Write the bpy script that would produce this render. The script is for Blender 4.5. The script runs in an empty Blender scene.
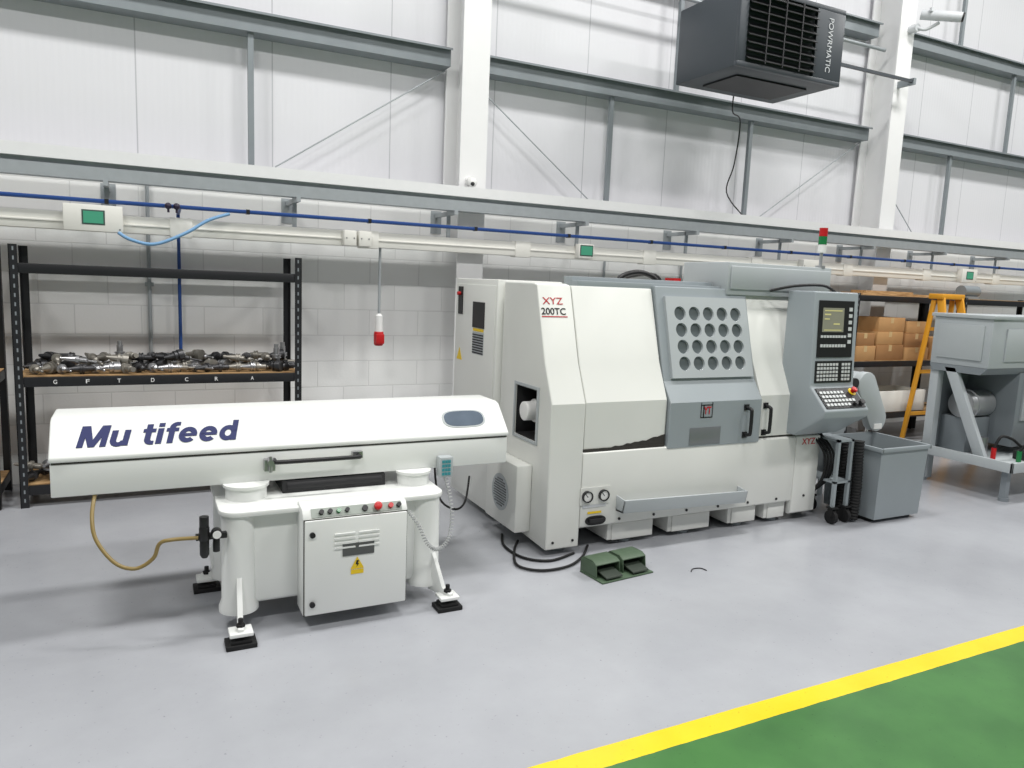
import bpy, bmesh, math, random
from mathutils import Matrix, Vector
random.seed(7)
COL=bpy.context.scene.collection

# ------------------------------------------------------------ materials
def lin(c):
    return tuple(((x/255)/12.92 if x/255<=.04045 else ((x/255+.055)/1.055)**2.4) for x in c)+(1,)
MC={}
def mat(name,col,rough=.5,metal=0.,noise=.06,scale=6,bump=0.,emit=0,bscale=40,coat=0.):
    if name in MC: return MC[name]
    m=bpy.data.materials.new(name);m.use_nodes=True
    nt=m.node_tree;p=nt.nodes['Principled BSDF'];L=nt.links.new
    c=lin(col)
    p.inputs['Roughness'].default_value=rough;p.inputs['Metallic'].default_value=metal
    p.inputs['Coat Weight'].default_value=coat
    tc=nt.nodes.new('ShaderNodeTexCoord')
    n=nt.nodes.new('ShaderNodeTexNoise');n.inputs['Scale'].default_value=scale;n.inputs['Detail'].default_value=6
    L(tc.outputs['Object'],n.inputs['Vector'])
    mx=nt.nodes.new('ShaderNodeMix');mx.data_type='RGBA'
    mx.inputs['A'].default_value=tuple(x*(1-noise) for x in c[:3])+(1,)
    mx.inputs['B'].default_value=tuple(min(1,x*(1+noise*.6)) for x in c[:3])+(1,)
    L(n.outputs['Fac'],mx.inputs['Factor']);L(mx.outputs['Result'],p.inputs['Base Color'])
    if bump:
        n2=nt.nodes.new('ShaderNodeTexNoise');n2.inputs['Scale'].default_value=bscale
        L(tc.outputs['Object'],n2.inputs['Vector'])
        b=nt.nodes.new('ShaderNodeBump');b.inputs['Strength'].default_value=bump;b.inputs['Distance'].default_value=.004
        L(n2.outputs['Fac'],b.inputs['Height']);L(b.outputs['Normal'],p.inputs['Normal'])
    if emit:
        p.inputs['Emission Color'].default_value=c;p.inputs['Emission Strength'].default_value=emit
    MC[name]=m;return m

WHITE=mat('machine_white_paint',(225,226,221),.38,noise=.06,scale=3)
FWHITE=mat('feeder_white_paint',(230,232,229),.35,noise=.05,scale=3)
GREY=mat('machine_grey_paint',(150,158,162),.42,noise=.05,scale=4)
LGREY=mat('light_grey_paint',(176,182,184),.42,noise=.05)
BLACK=mat('black_plastic',(22,22,24),.45,noise=.1)
RUB=mat('black_rubber',(18,18,19),.75,noise=.2)
DARK=mat('dark_interior',(38,38,40),.6,noise=.2)
HGLASS=mat('smoked_window',(100,108,110),.15,noise=.35,scale=9,coat=.5)
STEEL=mat('bare_steel',(178,178,180),.3,metal=.9,noise=.2,scale=12)
GALV=mat('galvanised_steel',(166,172,175),.5,metal=.25,noise=.15,scale=14)
GALVL=mat('galvanised_toplit',(232,233,233),.5,metal=0,noise=.05,scale=14)  # lit version of the galvanised grey: light from above put into the colour
DGALV=mat('shaded_galvanised',(138,145,149),.55,metal=.2,noise=.15,scale=8)  # grey darkened to carry the shade on the rails' undersides
COLW=mat('column_white',(236,236,236),.5,noise=.03)
CREAM=mat('cream_trunking',(230,229,222),.45,noise=.04)
BLUEP=mat('blue_air_pipe',(36,72,136),.4)
LBLUE=mat('pale_blue_cable',(120,165,205),.45)
BLUE=mat('blue_vinyl',(11,26,88),.6,noise=0)
RED=mat('red_plastic',(190,24,28),.35)
REDT=mat('red_vinyl',(190,30,40),.4)
YEL=mat('yellow_sticker',(235,200,30),.5)
GREENL=mat('green_display',(70,150,120),.3,emit=.15)
RACK=mat('black_rack_paint',(26,27,30),.45,noise=.1)
HEAT=mat('heater_grey',(62,68,74),.45,noise=.06)
HEATD=mat('heater_black',(16,17,20),.5)
PED=mat('green_pedal_paint',(76,96,74),.5,noise=.2,scale=20,bump=.3)
PEDD=mat('pedal_dark_green',(44,54,44),.6)
HOSE=mat('amber_hose',(140,120,70),.35)
ORANGE=mat('ladder_fibreglass',(226,160,40),.5)
ALU=mat('aluminium',(190,192,194),.35,metal=.7)
CARD=mat('cardboard',(190,146,96),.85,noise=.12,scale=9)
CARD2=mat('cardboard_dark',(164,120,76),.85,noise=.12,scale=9)
TAPE=mat('brown_tape',(206,178,130),.4)
MGREY=mat('right_machine_grey',(174,180,183),.42,noise=.05)
MGREY2=mat('right_machine_mid_grey',(128,135,140),.42,noise=.06)
BGREY=mat('bin_grey',(146,154,158),.5,noise=.07)
TEAL=mat('teal_buttons',(60,150,160),.4)
WPL=mat('white_plastic',(232,232,230),.4,noise=.03)
PLET=mat('grey_white_lettering',(200,203,206),.5,noise=.02)
SCR=mat('lcd_screen',(132,132,116),.2,emit=.22,noise=.12,scale=8)
READ=mat('screen_text',(196,190,130),.4,emit=.25)
KEYW=mat('keycap_white',(205,208,208),.5)
AMBER=mat('green_lens',(30,120,66),.25)
SEAM=mat('dark_seam',(54,51,47),.7,noise=.4,scale=25)

def wood():
    m=bpy.data.materials.new('chipboard_shelf');m.use_nodes=True;nt=m.node_tree;L=nt.links.new
    p=nt.nodes['Principled BSDF'];p.inputs['Roughness'].default_value=.7
    tc=nt.nodes.new('ShaderNodeTexCoord');mp=nt.nodes.new('ShaderNodeMapping');mp.inputs['Scale'].default_value=(3,30,30)
    n=nt.nodes.new('ShaderNodeTexNoise');n.inputs['Scale'].default_value=3;n.inputs['Detail'].default_value=8
    r=nt.nodes.new('ShaderNodeValToRGB');r.color_ramp.elements[0].position=.3;r.color_ramp.elements[1].position=.7
    r.color_ramp.elements[0].color=lin((140,104,66));r.color_ramp.elements[1].color=lin((205,170,122))
    L(tc.outputs['Object'],mp.inputs[0]);L(mp.outputs[0],n.inputs['Vector']);L(n.outputs['Fac'],r.inputs[0]);L(r.outputs[0],p.inputs['Base Color'])
    return m
WOOD=wood()

def floor_mat():
    m=bpy.data.materials.new('epoxy_floor');m.use_nodes=True;nt=m.node_tree;L=nt.links.new
    p=nt.nodes['Principled BSDF']
    g=nt.nodes.new('ShaderNodeNewGeometry');s=nt.nodes.new('ShaderNodeSeparateXYZ');L(g.outputs['Position'],s.inputs[0])
    nz=nt.nodes.new('ShaderNodeTexNoise');nz.inputs['Scale'].default_value=12;L(g.outputs['Position'],nz.inputs['Vector'])
    wob=nt.nodes.new('ShaderNodeMath');wob.operation='MULTIPLY_ADD';wob.inputs[1].default_value=.008;L(nz.outputs['Fac'],wob.inputs[0]);L(s.outputs['Y'],wob.inputs[2])
    def lt(v):
        q=nt.nodes.new('ShaderNodeMath');q.operation='LESS_THAN';q.inputs[1].default_value=v;L(wob.outputs[0],q.inputs[0]);return q
    n1=nt.nodes.new('ShaderNodeTexNoise');n1.inputs['Scale'].default_value=.9;n1.inputs['Detail'].default_value=8;n1.inputs['Roughness'].default_value=.6
    L(g.outputs['Position'],n1.inputs['Vector'])
    def two(a,b,fac,lo=.3,hi=.7):
        r=nt.nodes.new('ShaderNodeValToRGB');r.color_ramp.elements[0].position=lo;r.color_ramp.elements[1].position=hi
        r.color_ramp.elements[0].color=lin(a);r.color_ramp.elements[1].color=lin(b);L(fac,r.inputs[0]);return r
    gr=two((158,160,165),(176,178,183),n1.outputs['Fac'])
    n2=nt.nodes.new('ShaderNodeTexNoise');n2.inputs['Scale'].default_value=3;n2.inputs['Detail'].default_value=10;L(g.outputs['Position'],n2.inputs['Vector'])
    ge=two((60,106,56),(74,124,66),n2.outputs['Fac'])
    ye=two((230,198,24),(240,212,44),n2.outputs['Fac'])
    vo=nt.nodes.new('ShaderNodeTexNoise');vo.inputs['Scale'].default_value=60;vo.inputs['Detail'].default_value=3;L(g.outputs['Position'],vo.inputs['Vector'])
    sp=two((255,255,255),(130,130,130),vo.outputs['Fac'],.67,.76)
    m1=nt.nodes.new('ShaderNodeMix');m1.data_type='RGBA';m2=nt.nodes.new('ShaderNodeMix');m2.data_type='RGBA'
    a=lt(2.054);b=lt(1.951)
    L(a.outputs[0],m1.inputs['Factor']);L(gr.outputs[0],m1.inputs['A']);L(ye.outputs[0],m1.inputs['B'])
    L(b.outputs[0],m2.inputs['Factor']);L(m1.outputs['Result'],m2.inputs['A']);L(ge.outputs[0],m2.inputs['B'])
    m3=nt.nodes.new('ShaderNodeMix');m3.data_type='RGBA';m3.blend_type='MULTIPLY';m3.inputs['Factor'].default_value=.4
    L(m2.outputs['Result'],m3.inputs['A']);L(sp.outputs[0],m3.inputs['B']);L(m3.outputs['Result'],p.inputs['Base Color'])
    rr=nt.nodes.new('ShaderNodeMapRange');rr.inputs[3].default_value=.17;rr.inputs[4].default_value=.30;L(n1.outputs['Fac'],rr.inputs[0]);L(rr.outputs[0],p.inputs['Roughness'])
    bp=nt.nodes.new('ShaderNodeBump');bp.inputs['Strength'].default_value=.10;bp.inputs['Distance'].default_value=.003
    n3=nt.nodes.new('ShaderNodeTexNoise');n3.inputs['Scale'].default_value=25;L(g.outputs['Position'],n3.inputs['Vector']);L(n3.outputs['Fac'],bp.inputs['Height']);L(bp.outputs[0],p.inputs['Normal'])
    return m
def block_mat():
    m=bpy.data.materials.new('painted_blockwork');m.use_nodes=True;nt=m.node_tree;L=nt.links.new
    p=nt.nodes['Principled BSDF'];p.inputs['Roughness'].default_value=.6
    g=nt.nodes.new('ShaderNodeNewGeometry');s=nt.nodes.new('ShaderNodeSeparateXYZ');c=nt.nodes.new('ShaderNodeCombineXYZ')
    L(g.outputs['Position'],s.inputs[0]);L(s.outputs['X'],c.inputs['X']);L(s.outputs['Z'],c.inputs['Y'])
    b=nt.nodes.new('ShaderNodeTexBrick');b.inputs['Scale'].default_value=1;b.inputs['Brick Width'].default_value=.45;b.inputs['Row Height'].default_value=.225
    b.inputs['Mortar Size'].default_value=.006;b.inputs['Mortar Smooth'].default_value=.6
    b.inputs['Color1'].default_value=lin((230,231,229));b.inputs['Color2'].default_value=lin((235,235,234));b.inputs['Mortar'].default_value=lin((216,216,215))
    L(c.outputs[0],b.inputs['Vector']);L(b.outputs['Color'],p.inputs['Base Color'])
    n=nt.nodes.new('ShaderNodeTexNoise');n.inputs['Scale'].default_value=60;L(g.outputs['Position'],n.inputs['Vector'])
    ma=nt.nodes.new('ShaderNodeMath');ma.operation='MULTIPLY_ADD';ma.inputs[1].default_value=-.6;L(b.outputs['Fac'],ma.inputs[0])
    mu=nt.nodes.new('ShaderNodeMath');mu.operation='MULTIPLY';mu.inputs[1].default_value=.35;L(n.outputs['Fac'],mu.inputs[0]);L(mu.outputs[0],ma.inputs[2])
    bp=nt.nodes.new('ShaderNodeBump');bp.inputs['Strength'].default_value=.35;bp.inputs['Distance'].default_value=.005
    L(ma.outputs[0],bp.inputs['Height']);L(bp.outputs[0],p.inputs['Normal']);return m
def clad_mat():
    m=bpy.data.materials.new('wall_liner_panels');m.use_nodes=True;nt=m.node_tree;L=nt.links.new
    p=nt.nodes['Principled BSDF'];p.inputs['Roughness'].default_value=.45
    g=nt.nodes.new('ShaderNodeNewGeometry');s=nt.nodes.new('ShaderNodeSeparateXYZ');L(g.outputs['Position'],s.inputs[0])
    def mth(op,a,bv):
        q=nt.nodes.new('ShaderNodeMath');q.operation=op
        L(a,q.inputs[0])
        if bv is not None:q.inputs[1].default_value=bv
        return q.outputs[0]
    x=s.outputs['X']
    fr=mth('FRACT',mth('MULTIPLY',x,1.0),None);j=mth('LESS_THAN',fr,.010)
    f2=mth('FRACT',mth('MULTIPLY',x,20.0),None);j2=mth('PINGPONG',f2,.5)
    mx=nt.nodes.new('ShaderNodeMix');mx.data_type='RGBA';mx.inputs['A'].default_value=lin((224,224,228));mx.inputs['B'].default_value=lin((190,190,195));L(j,mx.inputs['Factor'])
    L(mx.outputs['Result'],p.inputs['Base Color'])
    bp=nt.nodes.new('ShaderNodeBump');bp.inputs['Strength'].default_value=.3;bp.inputs['Distance'].default_value=.004
    L(j2,bp.inputs['Height']);L(bp.outputs[0],p.inputs['Normal']);return m

# ------------------------------------------------------------ builder
def frame(o,xd,ud):
    x=Vector(xd).normalized();u=Vector(ud).normalized();n=x.cross(u)
    return Matrix(((x.x,u.x,n.x,o[0]),(x.y,u.y,n.y,o[1]),(x.z,u.z,n.z,o[2]),(0,0,0,1)))
def front(x,y,z): return frame((x,y,z),(1,0,0),(0,0,1))
def leftf(x,y,z): return frame((x,y,z),(0,-1,0),(0,0,1))
class B:
    def __init__(s): s.v=[];s.f=[];s.mi=[];s.M=None;s.m=0
    def at(s,M): s.M=M;return s
    def mt(s,i): s.m=i;return s
    def add(s,vs,fs):
        k=len(s.v)
        for p in vs:
            p=Vector(p)
            if s.M is not None:p=s.M@p
            s.v.append(p)
        for f in fs: s.f.append([i+k for i in f]);s.mi.append(s.m)
        return s
    def box(s,x0,x1,y0,y1,z0,z1):
        vs=[(x,y,z) for z in(z0,z1) for y in(y0,y1) for x in(x0,x1)]
        return s.add(vs,[(0,2,3,1),(4,5,7,6),(0,1,5,4),(2,6,7,3),(0,4,6,2),(1,3,7,5)])
    def prism(s,pts,ax,a0,a1):
        n=len(pts);vs=[]
        for a in(a0,a1):
            for p in pts: vs.append({'x':(a,p[0],p[1]),'y':(p[0],a,p[1]),'z':(p[0],p[1],a)}[ax])
        fs=[list(range(n))[::-1],list(range(n,2*n))]+[(i,(i+1)%n,(i+1)%n+n,i+n) for i in range(n)]
        return s.add(vs,fs)
    def rev(s,p0,p1,prof,n=20):
        p0=Vector(p0);d=(Vector(p1)-p0);Ln=d.length;d.normalize()
        a=d.orthogonal().normalized();b=d.cross(a);vs=[];fs=[]
        for t,r in prof:
            c=p0+d*(t*Ln)
            for i in range(n):
                q=2*math.pi*i/n;vs.append(c+(a*math.cos(q)+b*math.sin(q))*r)
        for k in range(len(prof)-1):
            for i in range(n): fs.append((k*n+i,k*n+(i+1)%n,(k+1)*n+(i+1)%n,(k+1)*n+i))
        fs.append(list(range(n))[::-1]);fs.append([(len(prof)-1)*n+i for i in range(n)])
        return s.add(vs,fs)
    def cyl(s,p0,p1,r,r1=None,n=20): return s.rev(p0,p1,[(0,r),(1,r if r1 is None else r1)],n)
    def sph(s,c,r,sc=(1,1,1),n=16):
        c=Vector(c);vs=[];fs=[];R=n//2
        for k in range(R+1):
            t=math.pi*k/R
            for i in range(n):
                q=2*math.pi*i/n;vs.append((c.x+r*sc[0]*math.sin(t)*math.cos(q),c.y+r*sc[1]*math.sin(t)*math.sin(q),c.z+r*sc[2]*math.cos(t)))
        for k in range(R):
            for i in range(n): fs.append((k*n+i,k*n+(i+1)%n,(k+1)*n+(i+1)%n,(k+1)*n+i))
        return s.add(vs,fs)
    def tube(s,pts,r,n=12,smooth=6,rip=0):
        P=[Vector(p) for p in pts]
        if smooth and len(P)>2:
            Q=[]
            for i in range(len(P)-1):
                a=P[max(i-1,0)];b=P[i];c=P[i+1];d=P[min(i+2,len(P)-1)]
                for k in range(smooth):
                    t=k/smooth
                    Q.append(.5*((2*b)+(c-a)*t+(2*a-5*b+4*c-d)*t*t+(-a+3*b-3*c+d)*t**3))
            Q.append(P[-1]);P=Q
        vs=[];fs=[];T0=(P[1]-P[0]).normalized();a=T0.orthogonal().normalized()
        for i,p in enumerate(P):
            T=(P[min(i+1,len(P)-1)]-P[max(i-1,0)])
            if T.length<1e-9:T=T0
            T.normalize();a=(a-T*a.dot(T)).normalized();b=T.cross(a)
            rr=r*(1+(rip if i%2 else 0))
            for k in range(n):
                q=2*math.pi*k/n;vs.append(p+(a*math.cos(q)+b*math.sin(q))*rr)
        for i in range(len(P)-1):
            for k in range(n): fs.append((i*n+k,i*n+(k+1)%n,(i+1)*n+(k+1)%n,(i+1)*n+k))
        fs.append(list(range(n))[::-1]);fs.append([(len(P)-1)*n+k for k in range(n)])
        return s.add(vs,fs)
    def disc(s,x,y,r,z=0,h=.002,n=24,sx=1,sy=1):
        pts=[(x+r*sx*math.cos(2*math.pi*i/n),y+r*sy*math.sin(2*math.pi*i/n)) for i in range(n)]
        return s.prism(pts,'z',z,z+h)
    def ring(s,x,y,ri,ro,z,h,n=24):
        vs=[];fs=[]
        for zz in(z,z+h):
            for r in(ri,ro):
                for i in range(n):
                    q=2*math.pi*i/n;vs.append((x+r*math.cos(q),y+r*math.sin(q),zz))
        for i in range(n):
            j=(i+1)%n
            fs+=[(i,j,n+j,n+i),(2*n+i,3*n+i,3*n+j,2*n+j),(i,2*n+i,2*n+j,j),(n+i,n+j,3*n+j,3*n+i)]
        return s.add(vs,fs)
    def mesh(s,name,mats,loc,cut=None,bevel=0,seg=2,sharp=36):
        me=bpy.data.meshes.new(name)
        L=Vector(loc)
        me.from_pydata([tuple(v-L) for v in s.v],[],s.f)
        for m in mats: me.materials.append(m)
        for p,i in zip(me.polygons,s.mi): p.material_index=min(i,len(mats)-1);p.use_smooth=True
        bm=bmesh.new();bm.from_mesh(me);bmesh.ops.recalc_face_normals(bm,faces=bm.faces);bm.to_mesh(me);bm.free()
        if cut or bevel:
            o=bpy.data.objects.new('tmp',me);COL.objects.link(o);tmp=[o]
            if cut:
                for c in cut:
                    cb=B().box(*c);cm=bpy.data.meshes.new('c');cm.from_pydata([tuple(v-L) for v in cb.v],[],cb.f)
                    b2=bmesh.new();b2.from_mesh(cm);bmesh.ops.recalc_face_normals(b2,faces=b2.faces);b2.to_mesh(cm);b2.free()
                    co=bpy.data.objects.new('cut',cm);COL.objects.link(co);tmp.append(co)
                    md=o.modifiers.new('b','BOOLEAN');md.operation='DIFFERENCE';md.object=co;md.solver='EXACT'
            if bevel:
                md=o.modifiers.new('v','BEVEL');md.width=bevel;md.segments=seg;md.limit_method='ANGLE';md.angle_limit=math.radians(38)
            dg=bpy.context.evaluated_depsgraph_get();dg.update()
            me2=bpy.data.meshes.new_from_object(o.evaluated_get(dg));me2.name=name
            for t in tmp: bpy.data.objects.remove(t)
            me=me2
            for p in me.polygons:p.use_smooth=True
        me.set_sharp_from_angle(angle=math.radians(sharp))
        return me
class T:
    def __init__(s,name,label,cat,loc,group=None):
        s.o=bpy.data.objects.new(name,None);s.o.empty_display_size=.1;s.o.location=loc;COL.objects.link(s.o)
        s.o['label']=label;s.o['category']=cat;s.loc=Vector(loc);s.parts=[]
        if group:s.o['group']=group
    def part(s,name,b,mats,parent=None,label=None,cut=None,bevel=0,seg=2,sharp=36):
        if not isinstance(mats,(list,tuple)):mats=[mats]
        o=bpy.data.objects.new(name,b.mesh(name,mats,s.loc,cut,bevel,seg,sharp));COL.objects.link(o)
        o.parent=parent or s.o
        if label:o['label']=label
        s.parts.append(o);return o
    def text(s,name,body,M,w,h,m,parent=None,bold=.02,shear=0,label=None,lift=.0015):
        cu=bpy.data.curves.new('f','FONT');cu.body=body;cu.size=1;cu.offset=bold;cu.shear=shear;cu.extrude=.02
        o=bpy.data.objects.new('f',cu);COL.objects.link(o)
        dg=bpy.context.evaluated_depsgraph_get();dg.update()
        me=bpy.data.meshes.new_from_object(o.evaluated_get(dg));me.name=name;bpy.data.objects.remove(o)
        xs=[v.co.x for v in me.vertices];ys=[v.co.y for v in me.vertices]
        cx=(min(xs)+max(xs))/2;cy=(min(ys)+max(ys))/2;kx=w/(max(xs)-min(xs));ky=h/(max(ys)-min(ys))
        for v in me.vertices:
            v.co=(M@Vector(((v.co.x-cx)*kx,(v.co.y-cy)*ky,v.co.z*.05+lift)))-s.loc
        me.materials.clear();me.materials.append(m)
        q=bpy.data.objects.new(name,me);COL.objects.link(q);q.parent=parent or s.o
        if label:q['label']=label
        s.parts.append(q);return q
def solo(name,b,mats,label,cat,loc,group=None,bevel=0,cut=None):
    if not isinstance(mats,(list,tuple)):mats=[mats]
    o=bpy.data.objects.new(name,b.mesh(name,mats,loc,cut,bevel));COL.objects.link(o);o.location=loc
    o['label']=label;o['category']=cat
    if group:o['group']=group
    return o
def struct(name,b,mats):
    o=bpy.data.objects.new(name,b.mesh(name,mats,(0,0,0)));COL.objects.link(o);o['kind']='structure';return o

# bold grotesque lettering built from strokes (cap height 1)
def arcp(cx,cy,ri,ro,a0,a1,S,n=20,sy=1.0,rx=None):
    for i in range(n):
        q0=math.radians(a0+(a1-a0)*i/n);q1=math.radians(a0+(a1-a0)*(i+1)/n)
        S([(cx+ri*math.cos(q0),cy+(ri+(ro-ri)*.12)*sy*math.sin(q0)),(cx+ro*math.cos(q0),cy+ro*sy*math.sin(q0)),(cx+ro*math.cos(q1),cy+ro*sy*math.sin(q1)),(cx+ri*math.cos(q1),cy+(ri+(ro-ri)*.12)*sy*math.sin(q1))])
def bold_word(M,w,h,shear,text):
    polys=[];x=[0]
    def S(pts): polys.append([(p[0]+x[0],p[1]) for p in pts])
    def R(a,b_,c,d): S([(a,c),(b_,c),(b_,d),(a,d)])
    for ch in text:
        if ch==' ': x[0]+=.36;continue
        if ch=='M':
            R(0,.22,0,1);R(.80,1.02,0,1);S([(0,1),(.30,1),(.62,0),(.40,0)]);S([(1.02,1),(.72,1),(.40,0),(.62,0)]);adv=1.12
        if ch=='u':
            R(0,.225,.28,.74);R(.455,.68,0,.74);arcp(.31,.28,.085,.31,180,345,S);adv=.78
        if ch=='t':
            R(.10,.325,.2,.96);R(0,.47,.57,.74);arcp(.36,.24,.035,.26,180,275,S,12);R(.35,.47,-.02,.155);adv=.54
        if ch=='i':
            R(0,.225,0,.74);R(0,.225,.82,1.0);adv=.325
        if ch=='f':
            R(.10,.325,0,.78);R(0,.47,.57,.74);arcp(.36,.76,.035,.26,90,180,S,12);R(.35,.49,.845,1.02);adv=.51
        if ch=='e':
            arcp(.35,.37,.13,.35,0,315,S,32,1.08);R(.08,.69,.30,.44);adv=.79
        if ch=='d':
            arcp(.34,.37,.125,.34,0,360,S,36,1.12);R(.475,.70,0,1);adv=.78
        x[0]+=adv
    W=x[0]-.08
    b=B().at(M)
    for k,p in enumerate(polys):
        b.prism([((px-W/2)*w/W+(py-.5)*shear*h,(py-.5)*h) for px,py in p],'z',.001,.003+.00002*(k%7))
    return b

# ------------------------------------------------------------ room
struct('floor',B().box(-8,22,-5,6.6,-.1,0),[floor_mat()])
w=B().box(-8,22,6.45,6.8,0,2.3);w.mt(1).box(-8,22,6.6,6.8,2.3,8.5)
struct('wall_back',w,[block_mat(),clad_mat()])

for cx in(2.62,8.005):
    b=B().box(cx-.125,cx+.125,6.15,6.168,0,8.4).box(cx-.006,cx+.006,6.168,6.53,0,8.4).box(cx-.125,cx+.125,6.53,6.548,0,8.4)
    solo('steel_column',b,COLW,'white-painted steel building column against the wall','column',(cx,6.35,0),'white building columns')
for z in(3.5,4.68,5.9):
    for (xa,xb) in((-8,2.49),(2.76,7.87),(8.14,22)):
        b=B().prism([(6.42,z),(6.6,z),(6.6,z+.004),(6.424,z+.004),(6.424,z+.14),(6.42,z+.14)],'x',xa,xb)
        b.prism([(6.37,z+.14),(6.424,z+.14),(6.424,z+.144),(6.374,z+.144),(6.374,z+.125),(6.37,z+.125)],'x',xa,xb)
        solo('cladding_rail',b,DGALV,'long galvanised steel rail fixed across the wall panels','steel rail',((xa+xb)/2,6.5,z),'galvanised cladding rails')
for (x,z0,z1) in((.82,2.31,3.5),(4.22,2.31,3.5),(6.05,2.31,3.5),(9.5,2.31,3.5),(5.0,3.65,4.68),(10.65,3.65,4.68),(9.45,4.83,5.9)):
    b=B().box(x-.022,x+.022,6.45,6.453,z0,z1).box(x-.022,x-.019,6.453,6.49,z0,z1)
    solo('sag_bar',b,DGALV,'thin vertical galvanised steel strut between wall rails','steel strut',(x,6.46,z0),'vertical struts')
for a,c in(((1.01,2.5),(2.47,3.48)),((2.78,3.4),(4.1,2.44)),((6.25,2.45),(7.85,3.5)),((8.16,3.2),(9.0,2.45))):
    b=B().cyl((a[0],6.5,a[1]),(c[0],6.5,c[1]),.006,n=8)
    solo('brace_rod',b,GALV,'thin diagonal steel bracing rod on the wall','brace rod',((a[0]+c[0])/2,6.5,min(a[1],c[1])),'diagonal brace rods')
b=B().prism([(5.98,2.345),(6.14,2.345),(6.14,2.43),(6.13,2.43),(6.13,2.355),(5.99,2.355),(5.99,2.42),(6.02,2.42),(6.02,2.43),(5.98,2.43)],'x',-4,16)
solo('cable_tray',b,GALVL,'long galvanised channel along the wall, light from above painted in as pale colour','cable tray',(6,6.05,2.33))
b=B().prism([(5.98,2.225),(6.10,2.225),(6.10,2.31),(6.09,2.31),(6.09,2.235),(5.99,2.235),(5.99,2.30),(6.01,2.30),(6.01,2.31),(5.98,2.31)],'x',-4,16)
b.box(-4,16,6.02,6.03,2.25,2.345)
solo('cable_tray',b,GALV,'grey galvanised channel below the paler one along the wall','cable tray',(6,6.04,2.22))
b=B().box(-4,16,6.03,6.12,1.88,2.0)
for i in range(14): b.box(-2.6+i*1.4,-2.45+i*1.4,6.02,6.125,1.87,2.01)
b.box(-4,16,6.022,6.03,1.93,1.945)
solo('power_trunking',b,CREAM,'cream metal busbar power trunking running along the wall','trunking',(6,6.07,1.87),bevel=.004)
b=B().cyl((-4,5.99,2.085),(16,5.99,2.085),.015,n=10)
for i in range(20): b.mt(1).box(-3.0+i*.93,-2.975+i*.93,5.972,6.02,2.068,2.102)
solo('air_pipe',b,[BLUEP,BLACK],'long blue compressed air pipe with black clips','air pipe',(6,5.99,2.07))
for i in range(12):
    x=-1.5+i*1.3
    b=B().box(x-.016,x+.016,5.96,6.45,2.19,2.225).box(x-.016,x+.016,6.13,6.145,2.0,2.345).box(x-.05,x+.05,6.445,6.45,2.05,2.25)
    solo('support_bracket',b,GALV,'galvanised steel cantilever bracket carrying the wall trays','bracket',(x,6.2,2.0),'tray support brackets')
VALM=mat('dark_purple_plastic',(40,28,52),.4)
for dx in(0,.055):
    solo('pipe_valve',B().sph((.19+dx,5.97,2.085),.024).cyl((.19+dx,5.97,2.07),(.19+dx,5.97,2.04),.008),VALM,'small dark round pipe valve on the blue air pipe','valve',(.19+dx,5.97,2.05),'pipe valves')
def tapbox(x,w,z0,z1,disp,lab):
    t=T('junction_box',lab,'electrical box',(x,5.99,z0),'electrical boxes on the trunking')
    t.part('box_body',B().box(x-w/2,x+w/2,5.95,6.03,z0,z1),CREAM,bevel=.006)
    if disp:
        b=B().at(front(x,5.951,(z0+z1)/2+.005)).mt(1).box(-.07,.07,-.05,.05,0,.003).mt(0).box(-.06,.06,-.04,.04,.003,.006)
        t.part('display',b,[GREENL,mat('display_bezel',(70,90,84),.4)],label='green display')
        t.part('lid_screw',B().at(front(x+w/2-.02,5.951,z0+.02)).disc(0,0,.006),STEEL)
    else:
        t.part('lid_screw',B().at(front(x-w/2+.02,5.95,(z0+z1)/2)).disc(0,.0,.006),STEEL)
        t.part('lid_screw',B().at(front(x+w/2-.02,5.95,(z0+z1)/2)).disc(0,.0,.006),STEEL)
tapbox(-.28,.36,1.875,2.055,True,'cream electrical box with a green display on the trunking')
tapbox(1.5,.10,1.88,2.0,False,'small cream junction box on the trunking')
tapbox(1.62,.10,1.88,2.0,False,'small cream junction box on the trunking')
tapbox(3.7,.16,1.89,2.02,True,'cream electrical box with a green display on the trunking')
tapbox(6.6,.24,1.88,2.02,False,'small cream junction box on the trunking')
tapbox(9.4,.3,1.87,2.04,True,'cream electrical box with a green display on the trunking')
solo('power_cable',B().tube([(-.13,5.94,1.875),(-.05,5.92,1.83),(.1,5.92,1.81),(.3,5.92,1.9),(.45,5.94,2.0),(.6,5.97,2.06)],.012),LBLUE,'pale blue cable looping from the electrical box','cable',(.2,5.93,1.82))
solo('conduit',B().cyl((.06,6.42,.9),(.06,6.42,2.3),.014).box(.03,.09,6.41,6.45,1.5,1.53),GALV,'grey steel conduit running down the blockwork wall','conduit',(.06,6.4,.9),'conduit drops')
solo('air_pipe',B().cyl((.27,6.36,.95),(.27,6.36,2.06),.013).cyl((.27,6.36,2.06),(.27,6.0,2.085),.013).box(.25,.29,6.36,6.45,1.6,1.62),BLUEP,'blue air pipe dropping down the blockwork wall','air pipe',(.27,6.3,.95))
t=T('power_socket','hanging red and white industrial power socket on a conduit','socket',(1.78,6.1,1.05))
t.part('conduit',B().cyl((1.78,6.08,1.32),(1.78,6.08,1.88),.011),GALV)
t.part('socket_body',B().rev((1.78,6.08,1.34),(1.78,6.08,1.16),[(0,.012),(.1,.03),(.9,.034),(1,.034)]),WPL)
t.part('socket_cap',B().rev((1.78,6.08,1.19),(1.78,6.08,1.07),[(0,.038),(.25,.042),(.9,.04),(1,.03)]).box(1.745,1.815,6.03,6.06,1.09,1.17),RED,bevel=.004,label='red plug cover')
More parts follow.
